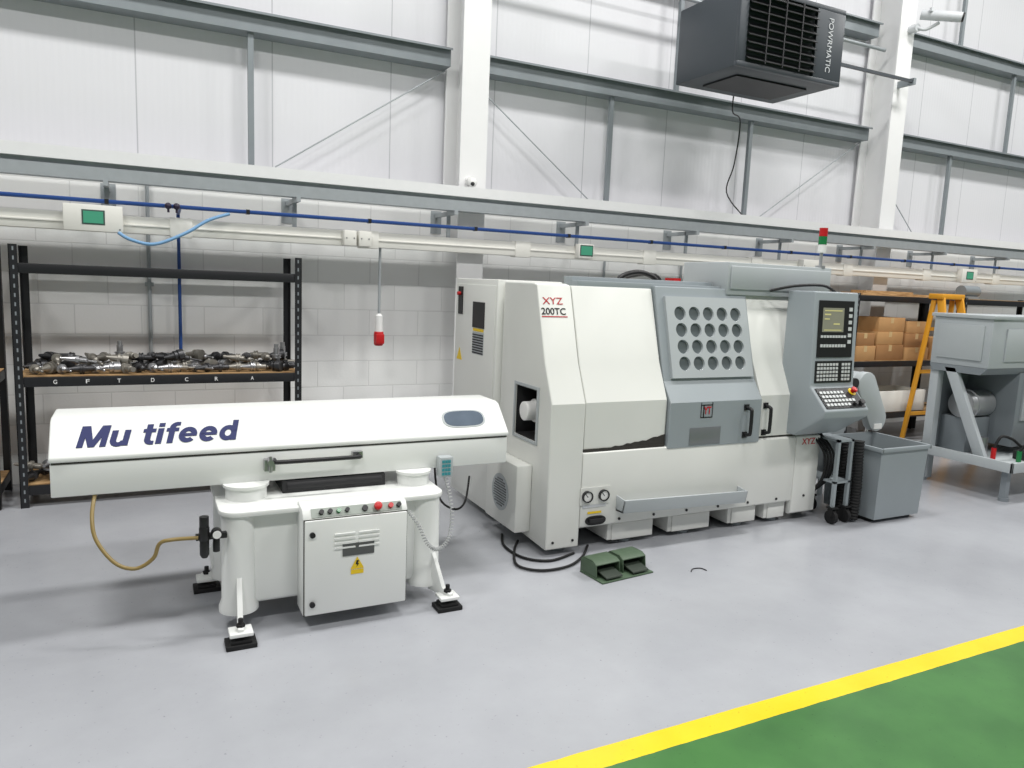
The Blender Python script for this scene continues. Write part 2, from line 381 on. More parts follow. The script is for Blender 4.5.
for x in(4.22,5.2):
    solo('conduit',B().cyl((x,6.43,1.2),(x,6.43,1.95),.012),GALV,'grey steel conduit running down the blockwork wall','conduit',(x,6.43,1.2),'conduit drops')
solo('gas_pipe',B().cyl((2.8,6.3,4.5),(7.85,6.3,4.5),.02),GALV,'thin grey pipe running along the upper wall','pipe',(5,6.3,4.48))
solo('heater_cable',B().tube([(5.3,5.92,3.7),(5.4,6.05,3.45),(5.65,6.2,3.4),(5.75,6.35,3.0),(5.7,6.38,2.7),(5.8,6.2,2.44)],.007),BLACK,'thin black cable hanging from the heater to the tray','cable',(5.7,6.1,2.43))

# heater
t=T('unit_heater','dark grey suspended box heater with black louvres and white lettering','heater',(5.17,5.5,3.54))
t.part('housing',B().box(4.55,5.785,5.12,5.9,3.54,4.2),HEAT,bevel=.01,label='dark grey steel housing')
t.part('front_frame',B().box(4.55,5.785,5.09,5.13,3.54,3.58).box(4.55,5.785,5.09,5.13,4.16,4.2).box(4.55,4.64,5.09,5.13,3.58,4.16).box(5.44,5.785,5.09,5.13,3.58,4.16),HEAT,bevel=.003)
b=B().box(4.64,5.44,5.122,5.126,3.58,4.16)
for i in range(9):
    z=3.60+i*.064
    b.prism([(5.12,z+.045),(5.065,z),(5.061,z+.004),(5.118,z+.052)],'x',4.645,5.435)
for x in(4.84,5.04,5.24): b.box(x-.006,x+.006,5.062,5.07,3.585,4.155)
t.part('louvre',b,HEATD,label='black angled louvre blades')
t.text('lettering','POWRMATIC',frame((5.61,5.088,3.87),(0,0,-1),(1,0,0)),.46,.058,PLET,bold=.0,label='pale brand lettering')
t.part('base_plate',B().box(4.75,5.6,5.3,5.75,3.525,3.545),HEATD)
t.part('mounting_arm',B().box(5.78,7.95,5.95,5.98,4.08,4.11),HEAT,label='dark steel mounting arm')
t.part('arm_bracket',B().box(7.93,7.97,5.94,6.15,4.06,4.13),DGALV)
# CCTV
t=T('security_camera','white bullet security camera with dark lens fixed to the column','security camera',(8.2,6.05,4.7))
t.part('bracket',B().cyl((8.05,6.15,4.72),(8.05,6.05,4.72),.045).tube([(8.05,6.06,4.72),(8.12,6.0,4.70),(8.2,5.9,4.76)],.018),PLET)
t.part('camera_body',B().cyl((8.06,6.04,4.86),(8.30,5.70,4.78),.055),PLET,bevel=.006)
t.part('sun_shield',B().box(8.05,8.08,5.9,5.93,4.86,4.9),PLET)
t.part('lens',B().cyl((8.30,5.70,4.78),(8.312,5.684,4.776),.05),BLACK,label='dark camera front')
t=T('security_camera','small white dome camera on the front of the column','security camera',(2.58,6.1,2.45))
t.part('mount',B().cyl((2.58,6.15,2.5),(2.58,6.08,2.5),.035),WPL)
t.part('camera_body',B().sph((2.58,6.06,2.48),.04),WPL)
t.part('lens',B().sph((2.57,6.03,2.465),.018),BLACK)

# ------------------------------------------------------------ racks
def rack(x0,x1,y0,y1,zt,shelves,label,group):
    t=T('shelving_unit',label,'shelving',((x0+x1)/2,(y0+y1)/2,0),group)
    for (x,sx) in((x0,1),(x1,-1)):
        for (y,sy) in((y0,1),(y1,-1)):
            b=B().box(min(x,x+sx*.05),max(x,x+sx*.05),min(y,y+sy*.004),max(y,y+sy*.004),0,zt)
            b.box(min(x,x+sx*.004),max(x,x+sx*.004),min(y,y+sy*.05),max(y,y+sy*.05),0,zt)
            b.mt(1)
            if sy>0:
                for k in range(int(zt/.06)):
                    z=.04+k*.06;b.box(min(x+sx*.022,x+sx*.031),max(x+sx*.022,x+sx*.031),y-.001,y,z,z+.025)
            t.part('post',b,[RACK,DGALV])
    for z,board in shelves:
        b=B()
        for y in(y0+.004,y1-.03): b.box(x0+.05,x1-.05,y,y+.025,z-.065,z)
        for x in(x0+.004,x1-.034): b.box(x,x+.03,y0+.05,y1-.05,z-.065,z)
        t.part('beam',b,RACK,bevel=.003)
        if board: t.part('shelf_board',B().box(x0+.01,x1-.01,y0+.03,y1-.032,z-.012,z+.006),WOOD,label='chipboard shelf board')
    return t
r1=rack(-.76,1.09,5.78,6.3,1.76,[(1.64,False),(.89,True),(.15,True)],'black steel shelving with chipboard shelves holding machine tool parts','black steel shelving')
for ch,x in zip('GFTDCRA',(-.53,-.34,-.15,.06,.28,.48,.73)):
    r1.text('letter',ch,front(x,5.783,.858),.022,.028,WPL,bold=.01)
rack(-2.75,-.87,5.78,6.3,1.76,[(1.64,False),(.89,True),(.15,True)],'black steel shelving with chipboard shelves holding machine tool parts','black steel shelving')
rack(6.95,8.75,5.6,6.1,1.68,[(1.66,True),(.93,True),(.33,True)],'black steel shelving loaded with cardboard boxes','black steel shelving')
rack(8.82,10.8,5.6,6.1,1.68,[(1.66,True),(.93,True),(.33,True)],'black steel shelving beside the yellow stepladder','black steel shelving')

def th_mesh(kind):
    b=B()
    if kind==0: b.rev((-.1,0,0),(.1,0,0),[(0,.008),(.02,.012),(.1,.014),(.12,.012),(.45,.026),(.46,.036),(.5,.036),(.51,.03),(.54,.03),(.55,.036),(.6,.036),(.61,.022),(.85,.022),(.86,.018),(1,.018)],16)
    if kind==1: b.rev((-.13,0,0),(.13,0,0),[(0,.008),(.08,.012),(.36,.026),(.37,.034),(.44,.034),(.45,.02),(.62,.02),(.66,.008),(.97,.008),(1,.001)],16)
    if kind==2: b.rev((-.07,0,0),(.07,0,0),[(0,.01),(.5,.026),(.51,.038),(.62,.038),(.63,.03),(.7,.03),(.71,.042),(.99,.042),(1,.03)],18)
    return b
PM=[STEEL,mat('dark_tool_steel',(78,78,80),.4,metal=.8,noise=.3),mat('worn_tool_steel',(150,146,138),.4,metal=.6,noise=.3)]
base=[]
for k in range(3):
    for pm in PM: base.append(th_mesh(k).mesh('tool_holder',[pm],(0,0,0)))
def holder(x,y,z,rot,k,tilt=0,grp='tool holders on the shelf'):
    o=bpy.data.objects.new('tool_holder',base[k]);COL.objects.link(o)
    o.location=(x,y,z);o.rotation_euler=(0,tilt,rot)
    up=abs(tilt)>1.2
    o['label']='steel machine tool holder standing on the shelf' if up else 'steel machine tool holder lying in a pile on the shelf';o['category']='tool holder';o['group']=grp
for row in range(3):
    for i in range(19):
        k=random.randrange(9);r=(.036,.034,.042)[k//3]
        holder(-.66+i*.092+random.uniform(-.015,.015),5.88+row*.13+random.uniform(-.01,.01),.897+r,random.uniform(-1.3,1.3),k)
for i in range(22):
    k=random.randrange(9);r=(.036,.034,.042)[k//3]
    holder(-.6+i*.073,5.9+random.uniform(0,.22),.897+r+.055+random.uniform(0,.012),random.uniform(-1.5,1.5),k,random.uniform(-.25,.25))
for x,y in((-.15,6.2),(.93,5.95),(1.0,6.1)):
    k=random.randrange(3);holder(x,y,.897+.1,0,k,-math.pi/2)
for i in range(14):
    holder(-.70+i*.07,5.88+(i%2)*.12,.156+.042,random.uniform(-1.4,1.4),random.randrange(9),grp='tool holders on the bottom shelf')
for i in range(5):
    holder(-.68+i*.07,5.92,.156+.10,random.uniform(-1.4,1.4),random.randrange(9),.15,grp='tool holders on the bottom shelf')

# ------------------------------------------------------------ bar feeder
t=T('bar_feeder','white bar feeder with sloped lid, blue lettering and a pedestal','bar feeder machine',(.8,3.8,0))
X0,X1=-.375,1.825
t.part('channel_body',B().prism([(3.66,.64),(3.66,.79),(4.16,.79),(4.16,.64)],'x',X0+.004,X1-.004),FWHITE,bevel=.006,label='white lower channel')
lid=t.part('lid',B().prism([(3.65,.795),(3.65,.815),(3.795,.955),(3.83,.965),(4.06,.965),(4.17,.83),(4.17,.795)],'x',X0,X1),FWHITE,bevel=.008,seg=3,label='white sloped lid')
sl=(0,.145,.14)
def slp(x,f): return frame((x,3.65+.145*f,.815+.14*f),(1,0,0),sl)
t.part('lettering',bold_word(slp(.07,.53),.66,.114,.22,'Mu tifeed'),[BLUE],parent=lid,label='bold navy italic lettering')
n=28;pts=[]
for i in range(n):
    q=2*math.pi*i/n;c,s_=math.cos(q),math.sin(q);e=.55
    pts.append((.115*math.copysign(abs(c)**e,c),.05*math.copysign(abs(s_)**.75,s_)))
t.part('window',B().at(slp(1.58,.53)).prism(pts,'z',.0005,.005),[mat('oval_glass',(98,110,124),.15,noise=.3,scale=12,coat=.6)],parent=lid,label='oval smoked window')
t.part('window_frame',B().at(slp(1.58,.53)).prism([(p[0]*1.1,p[1]*1.16) for p in pts],'z',.0,.003),[LGREY],parent=lid)
t.part('seam',B().box(X0+.01,X1-.01,3.657,3.66,.787,.797),[SEAM],label='dark gap under the lid')
t.part('handle',B().tube([(.56,3.655,.745),(.56,3.60,.748),(.60,3.59,.748),(.93,3.59,.748),(.965,3.60,.748),(.965,3.655,.745)],.011,smooth=3),BLACK,label='long black lid handle')
t.part('latch',B().box(.51,.56,3.62,3.66,.70,.755).cyl((.535,3.655,.745),(.535,3.59,.745),.015).cyl((.535,3.60,.775),(.535,3.60,.70),.008),STEEL,label='steel latch')
t.part('handle_bracket',B().box(.94,.99,3.63,3.66,.73,.765),STEEL)
pn=t.part('pendant_controller',B().box(1.40,1.475,3.60,3.66,.60,.71),[LGREY],bevel=.006,label='grey hand control pendant')
b=B().at(front(1.437,3.6,.655)).box(-.03,.022,-.046,.046,0,.001).mt(1)
for i in range(3):
    for j in range(4): b.box(-.026+i*.017,-.012+i*.017,-.042+j*.022,-.027+j*.022,.001,.004)
t.part('pendant_keypad',b,[LGREY,TEAL],parent=pn,label='teal push buttons')
path=[Vector(p) for p in((1.437,3.62,.60),(1.44,3.55,.52),(1.42,3.46,.42),(1.37,3.38,.34),(1.30,3.34,.31),(1.24,3.33,.35),(1.2,3.35,.44),(1.165,3.4,.5))]
hel=[];N=46
def cr(P,t_):
    i=min(int(t_),len(P)-2);f=t_-i;a=P[max(i-1,0)];b_=P[i];c=P[i+1];d=P[min(i+2,len(P)-1)]
    return .5*((2*b_)+(c-a)*f+(2*a-5*b_+4*c-d)*f*f+(-a+3*b_-3*c+d)*f**3)
for i in range(N*7+1):
    u=i/(N*7)*(len(path)-1.001);p=cr(path,u);d=(cr(path,min(u+.02,len(path)-1.001))-p)
    if d.length<1e-6:d=Vector((0,0,1))
    d.normalize();a=Vector((0,1,0));a=(a-d*a.dot(d)).normalized();bb=d.cross(a);q=2*math.pi*i/7
    hel.append(p+(a*math.cos(q)+bb*math.sin(q))*.009)
t.part('coiled_cord',B().tube(hel,.0028,n=5,smooth=0),[mat('cord_grey',(176,178,178),.5)],label='pale grey coiled cord')
for x,r in((.43,.095),(1.27,.085)):
    t.part('support_column',B().rev((x,3.66,.56),(x,3.66,.645),[(0,r*1.12),(.12,r*1.12),(.16,r),(.8,r),(.85,r*1.12),(1,r*1.12)],28),FWHITE)
t.part('drive_unit',B().box(.6,1.12,3.66,4.0,.57,.635).cyl((.62,3.68,.605),(1.1,3.68,.605),.028),[DARK],bevel=.004,label='dark drive unit under the channel')
t.part('pedestal',B().box(.33,1.33,3.47,3.98,.11,.565),FWHITE,bevel=.02,seg=3,label='solid white steel pedestal body')
# top plate following the round columns
pl=[]
for (cx,cy,a0) in((1.285,3.50,-90),(1.285,3.93,0),(.375,3.93,90),(.375,3.50,180)):
    for i in range(9):
        q=math.radians(a0+i*90/8);pl.append((cx+.085*math.cos(q),cy+.085*math.sin(q)))
t.part('top_plate',B().prism(pl,'z',.548,.572),FWHITE,bevel=.005,label='rounded white top plate')
for x in(.375,1.285):
    for y in(3.50,3.93):
        t.part('corner_column',B().rev((x,y,.085),(x,y,.55),[(0,.088),(.05,.088),(.12,.076),(1,.072)],32),FWHITE,label='thick rounded corner column')
def web(px,py,fx,fy):
    d=Vector((fx-px,fy-py,0));L_=d.length;d.normalize();M=frame((px,py,0),d,(0,0,1))
    b=B().at(M).prism([(.05,.06),(L_+.03,.06),(L_+.03,.085),(L_-.03,.10),(.10,.22),(.05,.30)],'z',-.012,.012)
    t.part('foot_web',b,FWHITE,bevel=.002,label='thin splayed foot web')
    t.part('foot_plate',B().box(fx-.05,fx+.05,fy-.045,fy+.045,.055,.072),FWHITE,bevel=.004)
    b=B().box(fx-.065,fx+.065,fy-.05,fy+.05,0,.022).box(fx-.045,fx+.045,fy-.04,fy+.04,.022,.036).cyl((fx,fy,.036),(fx,fy,.125),.011).cyl((fx,fy,.085),(fx,fy,.10),.02,n=6)
    t.part('levelling_foot',b,[RUB],bevel=.003,label='black levelling foot pad')
web(.375,3.50,.36,3.30);web(1.285,3.50,1.35,3.32);web(.375,3.93,.27,3.98);web(1.285,3.93,1.36,4.02)
bx=t.part('control_cabinet',B().prism([(3.33,.07),(3.33,.535),(3.36,.575),(3.47,.59),(3.47,.07)],'x',.635,1.135),FWHITE,bevel=.008,label='white electrical cabinet')
YO=-.04
t.part('door_gap',B().box(.638,1.132,3.372+YO-.003,3.372+YO+.0,.071,.534),SEAM,parent=bx)
t.part('cabinet_door',B().box(.642,1.128,3.357+YO,3.372+YO,.075,.53),FWHITE,bevel=.005,parent=bx)
for r_ in range(4):
    for c_ in range(2):
        b=B().at(front(.885,3.357+YO,.295)).prism([(-.11+c_*.115,.155-r_*.022),(-.01+c_*.115,.155-r_*.022),(-.012+c_*.115,.163-r_*.022),(-.108+c_*.115,.163-r_*.022)],'z',-.001,.007)
        t.part('vent_louvre',b,FWHITE,parent=bx)
t.part('rating_plate',B().box(.815,.965,3.352+YO,3.357+YO,.345,.405),[mat('plate_dark',(92,94,94),.4,metal=.3)],parent=bx,label='dark metal rating plate')
b=B().at(front(.885,3.356+YO,.305)).prism([(-.032,-.028),(.032,-.028),(0,.03)],'z',0,.002)
b.mt(1).prism([(-.004,.013),(.008,.013),(.002,-.003),(.009,-.003),(-.004,-.019),(0,-.007),(-.008,-.007)],'z',.002,.003)
t.part('warning_sticker',b,[YEL,BLACK],parent=bx,label='yellow warning triangle sticker')
t.part('warning_text_plate',B().box(.855,.915,3.354+YO,3.357+YO,.252,.272),[YEL],parent=bx)
for z in(.465,.13): t.part('lock',B().cyl((.675,3.357+YO,z),(.675,3.345+YO,z),.013),[BLACK],parent=bx)
Mp=frame((.885,3.345,.5565),(1,0,0),(0,.03,.04))
t.part('button_panel',B().at(Mp).box(-.21,.22,-.022,.022,0,.003),[mat('panel_grey_green',(150,158,150),.4)],parent=bx,label='grey switch panel')
for x,r,h,m in((-.165,.011,.02,BLACK),(-.125,.011,.02,BLACK),(-.085,.010,.02,AMBER),(-.045,.010,.02,BLACK),(.04,.014,.014,BLACK),(.165,.012,.02,RED),(.205,.011,.02,BLACK)):
    t.part('push_button',B().at(Mp).cyl((x,0,.0),(x,0,h),r),[m],parent=bx)
t.part('emergency_stop',B().at(Mp).rev((.10,0,0),(.10,0,.035),[(0,.013),(.4,.013),(.45,.019),(.9,.019),(1,.013)]),[RED],parent=bx,label='red mushroom stop button')
b=B().box(.19,.32,3.42,3.45,.46,.485).cyl((.225,3.42,.52),(.225,3.42,.57),.02).cyl((.225,3.42,.46),(.225,3.42,.52),.022).rev((.225,3.42,.46),(.225,3.42,.38),[(0,.02),(.8,.02),(1,.012)])
b.cyl((.275,3.43,.49),(.275,3.39,.49),.023).cyl((.275,3.43,.46),(.275,3.43,.40),.015)
t.part('air_regulator',b,[BLACK],bevel=.002,label='black air regulator with gauge')
t.part('gauge_face',B().cyl((.275,3.389,.49),(.275,3.387,.49),.018),[WPL])
t.part('air_hose',B().tube([(-.205,3.68,.64),(-.215,3.6,.56),(-.2,3.55,.47),(-.13,3.5,.375),(-.05,3.48,.345),(.02,3.46,.39),(.045,3.45,.455),(.09,3.43,.475),(.20,3.42,.475)],.0085),[HOSE],label='translucent amber air hose')

# ------------------------------------------------------------ CNC lathe
t=T('cnc_lathe','large off-white machining lathe with grey sliding door and control panel','lathe machine',(3.3,4.4,0))
XL,XM,XR=2.15,2.385,4.42
hs=t.part('headstock_cover',B().prism([(3.75,.045),(3.75,.94),(3.86,1.18),(4.0,1.64),(4.05,1.65),(4.45,1.65),(4.45,.07)],'x',XL,XM),WHITE,
   cut=[(2.0,2.33,3.93,4.22,.68,1.0)],bevel=.008,label='off-white headstock cover',sharp=21)
b=B().box(2.32,2.33,3.935,4.215,.685,.995).box(2.155,2.33,3.931,3.936,.685,.995).box(2.155,2.33,4.214,4.219,.685,.995).box(2.155,2.33,3.935,4.215,.681,.686).box(2.155,2.33,3.935,4.215,.994,.999)
t.part('recess_shade',b,[DARK],label='dark sheets standing in for shade inside the recess')  # added dark sheets that paint the shade inside the opening
t.part('recess_frame',B().box(2.143,2.15,3.905,3.93,.66,1.02).box(2.143,2.15,4.22,4.24,.66,1.02).box(2.143,2.15,3.93,4.22,1.0,1.02).box(2.143,2.15,3.93,4.22,.66,.68),LGREY,bevel=.002)
t.part('spindle',B().rev((2.32,4.07,.85),(2.13,4.07,.85),[(0,.085),(.35,.085),(.36,.075),(.6,.075),(.61,.06),(.99,.06),(1,.03)],28),[WPL],bevel=.003,label='pale round spindle end')
t.part('main_body',B().prism([(3.80,.19),(3.80,.94),(3.90,1.16),(4.04,1.62),(5.0,1.62),(5.0,.19)],'x',XM,XR),WHITE,bevel=.006)
t.part('front_skirt',B().prism([(3.752,.165),(3.752,.63),(3.80,.645),(3.80,.15),(3.78,.15)],'x',XM+.003,4.18),WHITE,bevel=.006)
t.part('front_skirt',B().prism([(3.752,.07),(3.752,.63),(3.80,.645),(3.80,.055),(3.78,.055)],'x',4.183,XR),WHITE,bevel=.006)
fp=[(3.768,.65),(3.768,.94),(3.872,1.17),(4.012,1.64)]
for xa,xb in((XM+.012,3.01),(3.815,XR)):
    t.part('front_cover',B().prism(fp+[(p[0]+.03,p[1]) for p in fp[::-1]],'x',xa,xb),WHITE,bevel=.006,label='off-white front cover panel',sharp=21)
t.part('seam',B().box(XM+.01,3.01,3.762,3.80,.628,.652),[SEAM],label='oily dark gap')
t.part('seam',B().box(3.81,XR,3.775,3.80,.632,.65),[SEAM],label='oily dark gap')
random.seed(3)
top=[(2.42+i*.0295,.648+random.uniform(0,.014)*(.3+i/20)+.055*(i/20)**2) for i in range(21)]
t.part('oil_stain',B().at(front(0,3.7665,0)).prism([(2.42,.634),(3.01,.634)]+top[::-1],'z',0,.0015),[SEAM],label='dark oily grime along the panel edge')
dp=[(3.742,.62),(3.742,.92),(3.83,1.05),(3.992,1.66)]
door=t.part('sliding_door',B().prism(dp+[(4.04,1.66),(3.875,1.05),(3.785,.92),(3.785,.62)],'x',3.02,3.805),GREY,bevel=.006,label='grey sliding door',sharp=16)
ud=Vector((0,.162,.61)).normalized()
Mw=frame((0,3.83,1.05),(1,0,0),ud);b=B().at(Mw);h=.022
cw,chh=.12,.112;ox,oy=3.13,.055
def hole(x0,y0,w,hh,r,z,n=32):
    cx,cy=x0+w/2,y0+hh/2;sq=[];ci=[]
    for i in range(n):
        q=2*math.pi*(i+.5)/n;c,s_=math.cos(q),math.sin(q);k=1/max(abs(c)/(w/2),abs(s_)/(hh/2))
        sq.append([cx+c*k,cy+s_*k]);ci.append((cx+r*c,cy+r*s_))
    for (sx,sy) in((1,1),(-1,1),(-1,-1),(1,-1)):
        kx,ky=cx+sx*w/2,cy+sy*hh/2
        j=min(range(n),key=lambda i:(sq[i][0]-kx)**2+(sq[i][1]-ky)**2);sq[j]=[kx,ky]
    vs=[(p[0],p[1],z) for p in sq]+[(p[0],p[1],z) for p in ci]+[(p[0],p[1],0) for p in ci]
    fs=[]
    for i in range(n):
        j=(i+1)%n;fs+=[(i,j,n+j,n+i),(n+i,n+j,2*n+j,2*n+i)]
    b.add(vs,fs)
for i in range(5):
    for j in range(4): hole(ox+i*cw,oy+j*chh,cw,chh,.047,h)
x1,y1=ox+5*cw,oy+4*chh
b.box(3.08,ox,.015,.56,0,h).box(x1,3.775,.015,.56,0,h).box(ox,x1,.015,oy,0,h).box(ox,x1,y1,.56,0,h)
t.part('window_guard',b,[LGREY],parent=door,label='grey guard plate with round viewing holes')
t.part('window_glass',B().at(Mw).box(ox-.01,x1+.01,oy-.01,y1+.01,.0005,.003),[HGLASS],parent=door,label='smoked viewing glass')
def dhandle(x,z0,z1,y,par):
    t.part('handle',B().box(x-.02,x+.02,y-.008,y,z0-.02,z0+.02).box(x-.02,x+.02,y-.008,y,z1-.02,z1+.02).tube([(x,y,z0),(x,y-.045,z0+.008),(x,y-.055,z0+.03),(x,y-.055,z1-.03),(x,y-.045,z1-.008),(x,y,z1)],.012,smooth=4),BLACK,parent=par,label='black pull handle')
dhandle(3.665,.68,.87,3.742,door);dhandle(3.865,.68,.87,3.768,None)
t.part('maker_plate',B().box(3.19,3.45,3.738,3.742,.635,.75),[mat('plate_grey',(128,132,134),.35,metal=.4)],parent=door,bevel=.001,label='grey metal plate')
b=B().at(front(3.32,3.741,.865)).box(-.05,.05,-.052,-.046,0,.002).box(-.05,-.045,-.05,.05,0,.002).box(.045,.05,-.05,.05,0,.002).box(-.05,.05,.03,.036,0,.002).box(-.03,-.022,-.05,.03,0,.002)
t.part('emblem',b,[BLACK],parent=door,label='small square emblem')
t.text('emblem_lettering','YT',front(3.325,3.740,.862),.06,.05,REDT,parent=door,bold=.01)
def hp(f): return frame((2.245,3.86+.14*f,1.18+.46*f),(1,0,0),(0,.14,.46))
t.text('lettering','XYZ',hp(.79),.14,.042,REDT,parent=hs,bold=.0,label='red lettering')
t.text('lettering','200TC',hp(.655),.17,.042,BLACK,parent=hs,bold=.01,label='black lettering')
t.part('underline',B().at(hp(.585)).box(-.085,.095,-.003,.003,0,.002),[REDT],parent=hs)
t.text('lettering','XYZ',front(4.30,3.7515,.595),.13,.045,REDT,bold=.0,label='small red lettering')
t.part('door_rail',B().box(2.45,3.6,4.02,4.10,1.62,1.675).box(2.45,3.6,4.10,4.2,1.62,1.70),[GREY],bevel=.004)
t.part('top_cabinet',B().box(3.62,4.62,3.97,4.45,1.62,1.845).box(3.64,4.60,3.955,3.97,1.66,1.82),[LGREY],bevel=.01,label='light grey cabinet on top of the machine')
t.part('cable',B().tube([(3.0,4.3,1.60),(2.95,4.3,1.70),(3.1,4.3,1.75),(3.25,4.3,1.71),(3.3,4.3,1.60)],.018),[BLACK],label='black cable on the roof')
t.part('cable',B().tube([(3.05,4.5,1.60),(3.1,4.5,1.70),(3.4,4.5,1.74),(3.5,4.5,1.60)],.013),[BLACK],label='black cable on the roof')
t.part('cable',B().tube([(4.0,3.95,1.66),(4.1,3.82,1.70),(4.3,3.75,1.71),(4.4,3.72,1.66)],.010),[BLACK],label='black cable on the roof')
t.part('roof_fitting',B().box(3.34,3.40,4.2,4.3,1.69,1.72),[RED],label='red roof fitting')
rc=t.part('rear_cabinet',B().box(2.11,2.6,4.47,5.2,.06,1.66),WHITE,bevel=.008,label='off-white electrical cabinet')
t.part('cabinet_door',B().at(leftf(2.109,4.83,.9)).box(-.34,.34,-.8,.72,0,.006),WHITE,parent=rc,bevel=.003)
t.part('cabinet_window',B().at(leftf(2.103,0,0)).box(-4.85,-4.65,1.32,1.5,0,.005),[BLACK],parent=rc,label='dark display window')
b=B().at(leftf(2.103,4.75,1.20)).box(-.095,.095,-.065,.09,0,.002).mt(1)
for i in range(8): b.box(-.09,.09,-.06+i*.018,-.051+i*.018,.002,.005)
t.part('vent_grille',b,[LGREY,DARK],parent=rc)
t.part('warning_sticker',B().at(leftf(2.103,5.08,1.1)).prism([(-.05,-.035),(.05,-.035),(0,.055)],'z',0,.002),[YEL],parent=rc,label='yellow warning sticker')
t.part('yellow_label',B().at(leftf(2.103,4.75,1.1)).box(-.09,.09,.195,.215,0,.002),[YEL],parent=rc,label='small yellow label')
t.part('switch',B().at(leftf(2.103,5.08,1.5)).box(-.04,.04,-.1,.1,0,.006).mt(1).cyl((0,.05,.006),(0,.05,.03),.013),[BLACK,RED],parent=rc)
mh=t.part('side_housing',B().box(2.04,2.15,3.95,4.40,.10,.53),WHITE,bevel=.012,label='white side housing')
b=B().at(leftf(2.039,4.17,.31)).disc(0,0,.12,0,.003).mt(1)
for i in range(-6,7):
    for j in range(-6,7):
        if (i*.017)**2+(j*.017)**2<.0098: b.disc(i*.017,j*.017,.0058,.003,.001,n=8)
t.part('round_vent',b,[LGREY,DARK],parent=mh,label='round perforated vent')
t.part('gauge_plate',B().at(front(2.465,3.749,.36)).box(-.085,.13,-.055,.055,0,.004),WHITE,parent=hs)
for x in(2.425,2.545):
    g=t.part('pressure_gauge',B().at(front(x,3.745,.36)).ring(0,0,.030,.036,0,.02).disc(0,0,.031,0,.012),[BLACK,WPL],label='round pressure gauge')
    t.part('gauge_face',B().at(front(x,3.7335,.36)).disc(0,0,.0295,0,.001),[WPL],parent=g)
    t.part('gauge_needle',B().at(front(x,3.732,.36)@Matrix.Rotation(.7,4,'Z')).box(-.002,.002,-.004,.024,0,.001),[BLACK],parent=g)
b=B().at(front(2.5,3.75,.20)).prism([(.075*math.copysign(abs(math.cos(q))**.6,math.cos(q)),.030*math.sin(q)) for q in [2*math.pi*i/24 for i in range(24)]],'z',0,.006)
b.mt(1).box(-.05,.05,-.008,.012,.006,.02)
t.part('drain_handle',b,[BLACK,DARK],label='black recessed handle')
t.part('instruction_label',B().box(2.40,2.57,3.747,3.75,.285,.305),[PLET]);t.part('instruction_label',B().box(2.44,2.54,3.747,3.75,.245,.258),[YEL])
b=B().prism([(3.752,.245),(3.672,.25),(3.655,.335),(3.664,.338),(3.682,.262),(3.752,.258)],'x',2.65,3.66)
for x in(2.65,3.652): b.prism([(3.752,.245),(3.672,.25),(3.655,.335),(3.752,.345)],'x',x,x+.008)
for v in b.v: v.z-=.028*(v.x-2.65)
t.part('catch_tray',b,[LGREY],bevel=.002,label='shallow grey sheet metal catch tray')
for x in(2.68,2.95,3.22,3.49,3.76,4.03,4.30): t.part('bolt',B().at(front(x,3.752,.19)).disc(0,0,.009,0,.006,n=12),[DARK])
for x in(2.2,2.34): t.part('bolt',B().at(front(x,3.75,.09)).disc(0,0,.008,0,.006,n=12),[DARK])
b=B().box(2.72,4.36,4.02,4.85,.02,.18)
t.part('base_casting',b,DARK,label='recessed plinth painted dark for the shade under the skirt')  # casting coloured dark to paint the shaded gaps between the blocks
for x0,x1 in((2.66,2.98),(3.14,3.46),(3.66,3.88),(4.0,4.16)):
    t.part('plinth_block',B().box(x0,x1,3.79,4.05,.035,.145).box(x0-.03,x0+.05,3.80,4.05,.035,.19),WHITE,bevel=.005,label='off-white plinth block foot')
for x in(2.3,2.8,3.28,3.76,4.1):
    for y in(3.87,4.7):
        t.part('levelling_foot',B().cyl((x,y,0),(x,y,.018),.05).cyl((x,y,.018),(x,y,.13),.018),[DGALV])
for x,y,r in((2.4,5.1,.03),(2.3,4.35,.035)): t.part('levelling_foot',B().cyl((x,y,0),(x,y,.09),r),[DGALV])
# control pod
pod=t.part('control_panel',B().prism([(3.87,1.67),(3.63,1.67),(3.60,1.02),(3.45,.87),(3.46,.82),(3.70,.66),(3.87,.66)],'x',4.09,4.52),GREY,bevel=.012,seg=3,label='grey control panel housing')
up=Vector((0,.03,.65)).normalized()
def Pf(x,z): return frame((x,3.60+.03*(z-1.02)/.65,z),(1,0,0),up)
b=B().at(Pf(4.305,1.41)).box(-.175,.165,-.19,.20,0,.008).mt(1)
for j in range(6): b.box(.115,.145,.13-j*.045,.155-j*.045,.008,.012)
for i in range(9): b.box(-.15+i*.028,-.13+i*.028,-.055,-.038,.008,.012)
for i in range(9): b.box(-.15+i*.028,-.13+i*.028,-.12,-.10,.008,.012)
t.part('screen_bezel',b,[BLACK,KEYW],parent=pod,label='black screen surround with pale keys')
b=B().at(Pf(4.27,1.475)).box(-.105,.10,-.08,.085,.006,.010).mt(1).box(-.09,.08,.062,.07,.010,.0108).box(-.09,-.03,.035,.045,.010,.0108).box(-.09,-.04,.005,.013,.010,.0108).box(0,.06,-.03,-.02,.010,.0108).box(-.09,.08,-.07,-.064,.010,.0108)
t.part('screen',b,[SCR,READ],parent=pod,label='lit display screen')
b=B().at(Pf(4.305,1.12)).box(-.18,.18,-.075,.075,0,.006).mt(1)
for j in range(5):
    for i in range(11):
        if i!=7: b.box(-.165+i*.03,-.145+i*.03,-.062+j*.026,-.045+j*.026,.006,.011)
t.part('keyboard',b,[BLACK,KEYW],parent=pod,label='black keyboard with pale keys')
Mc=frame((4.305,3.525,.945),(1,0,0),(0,1,1))
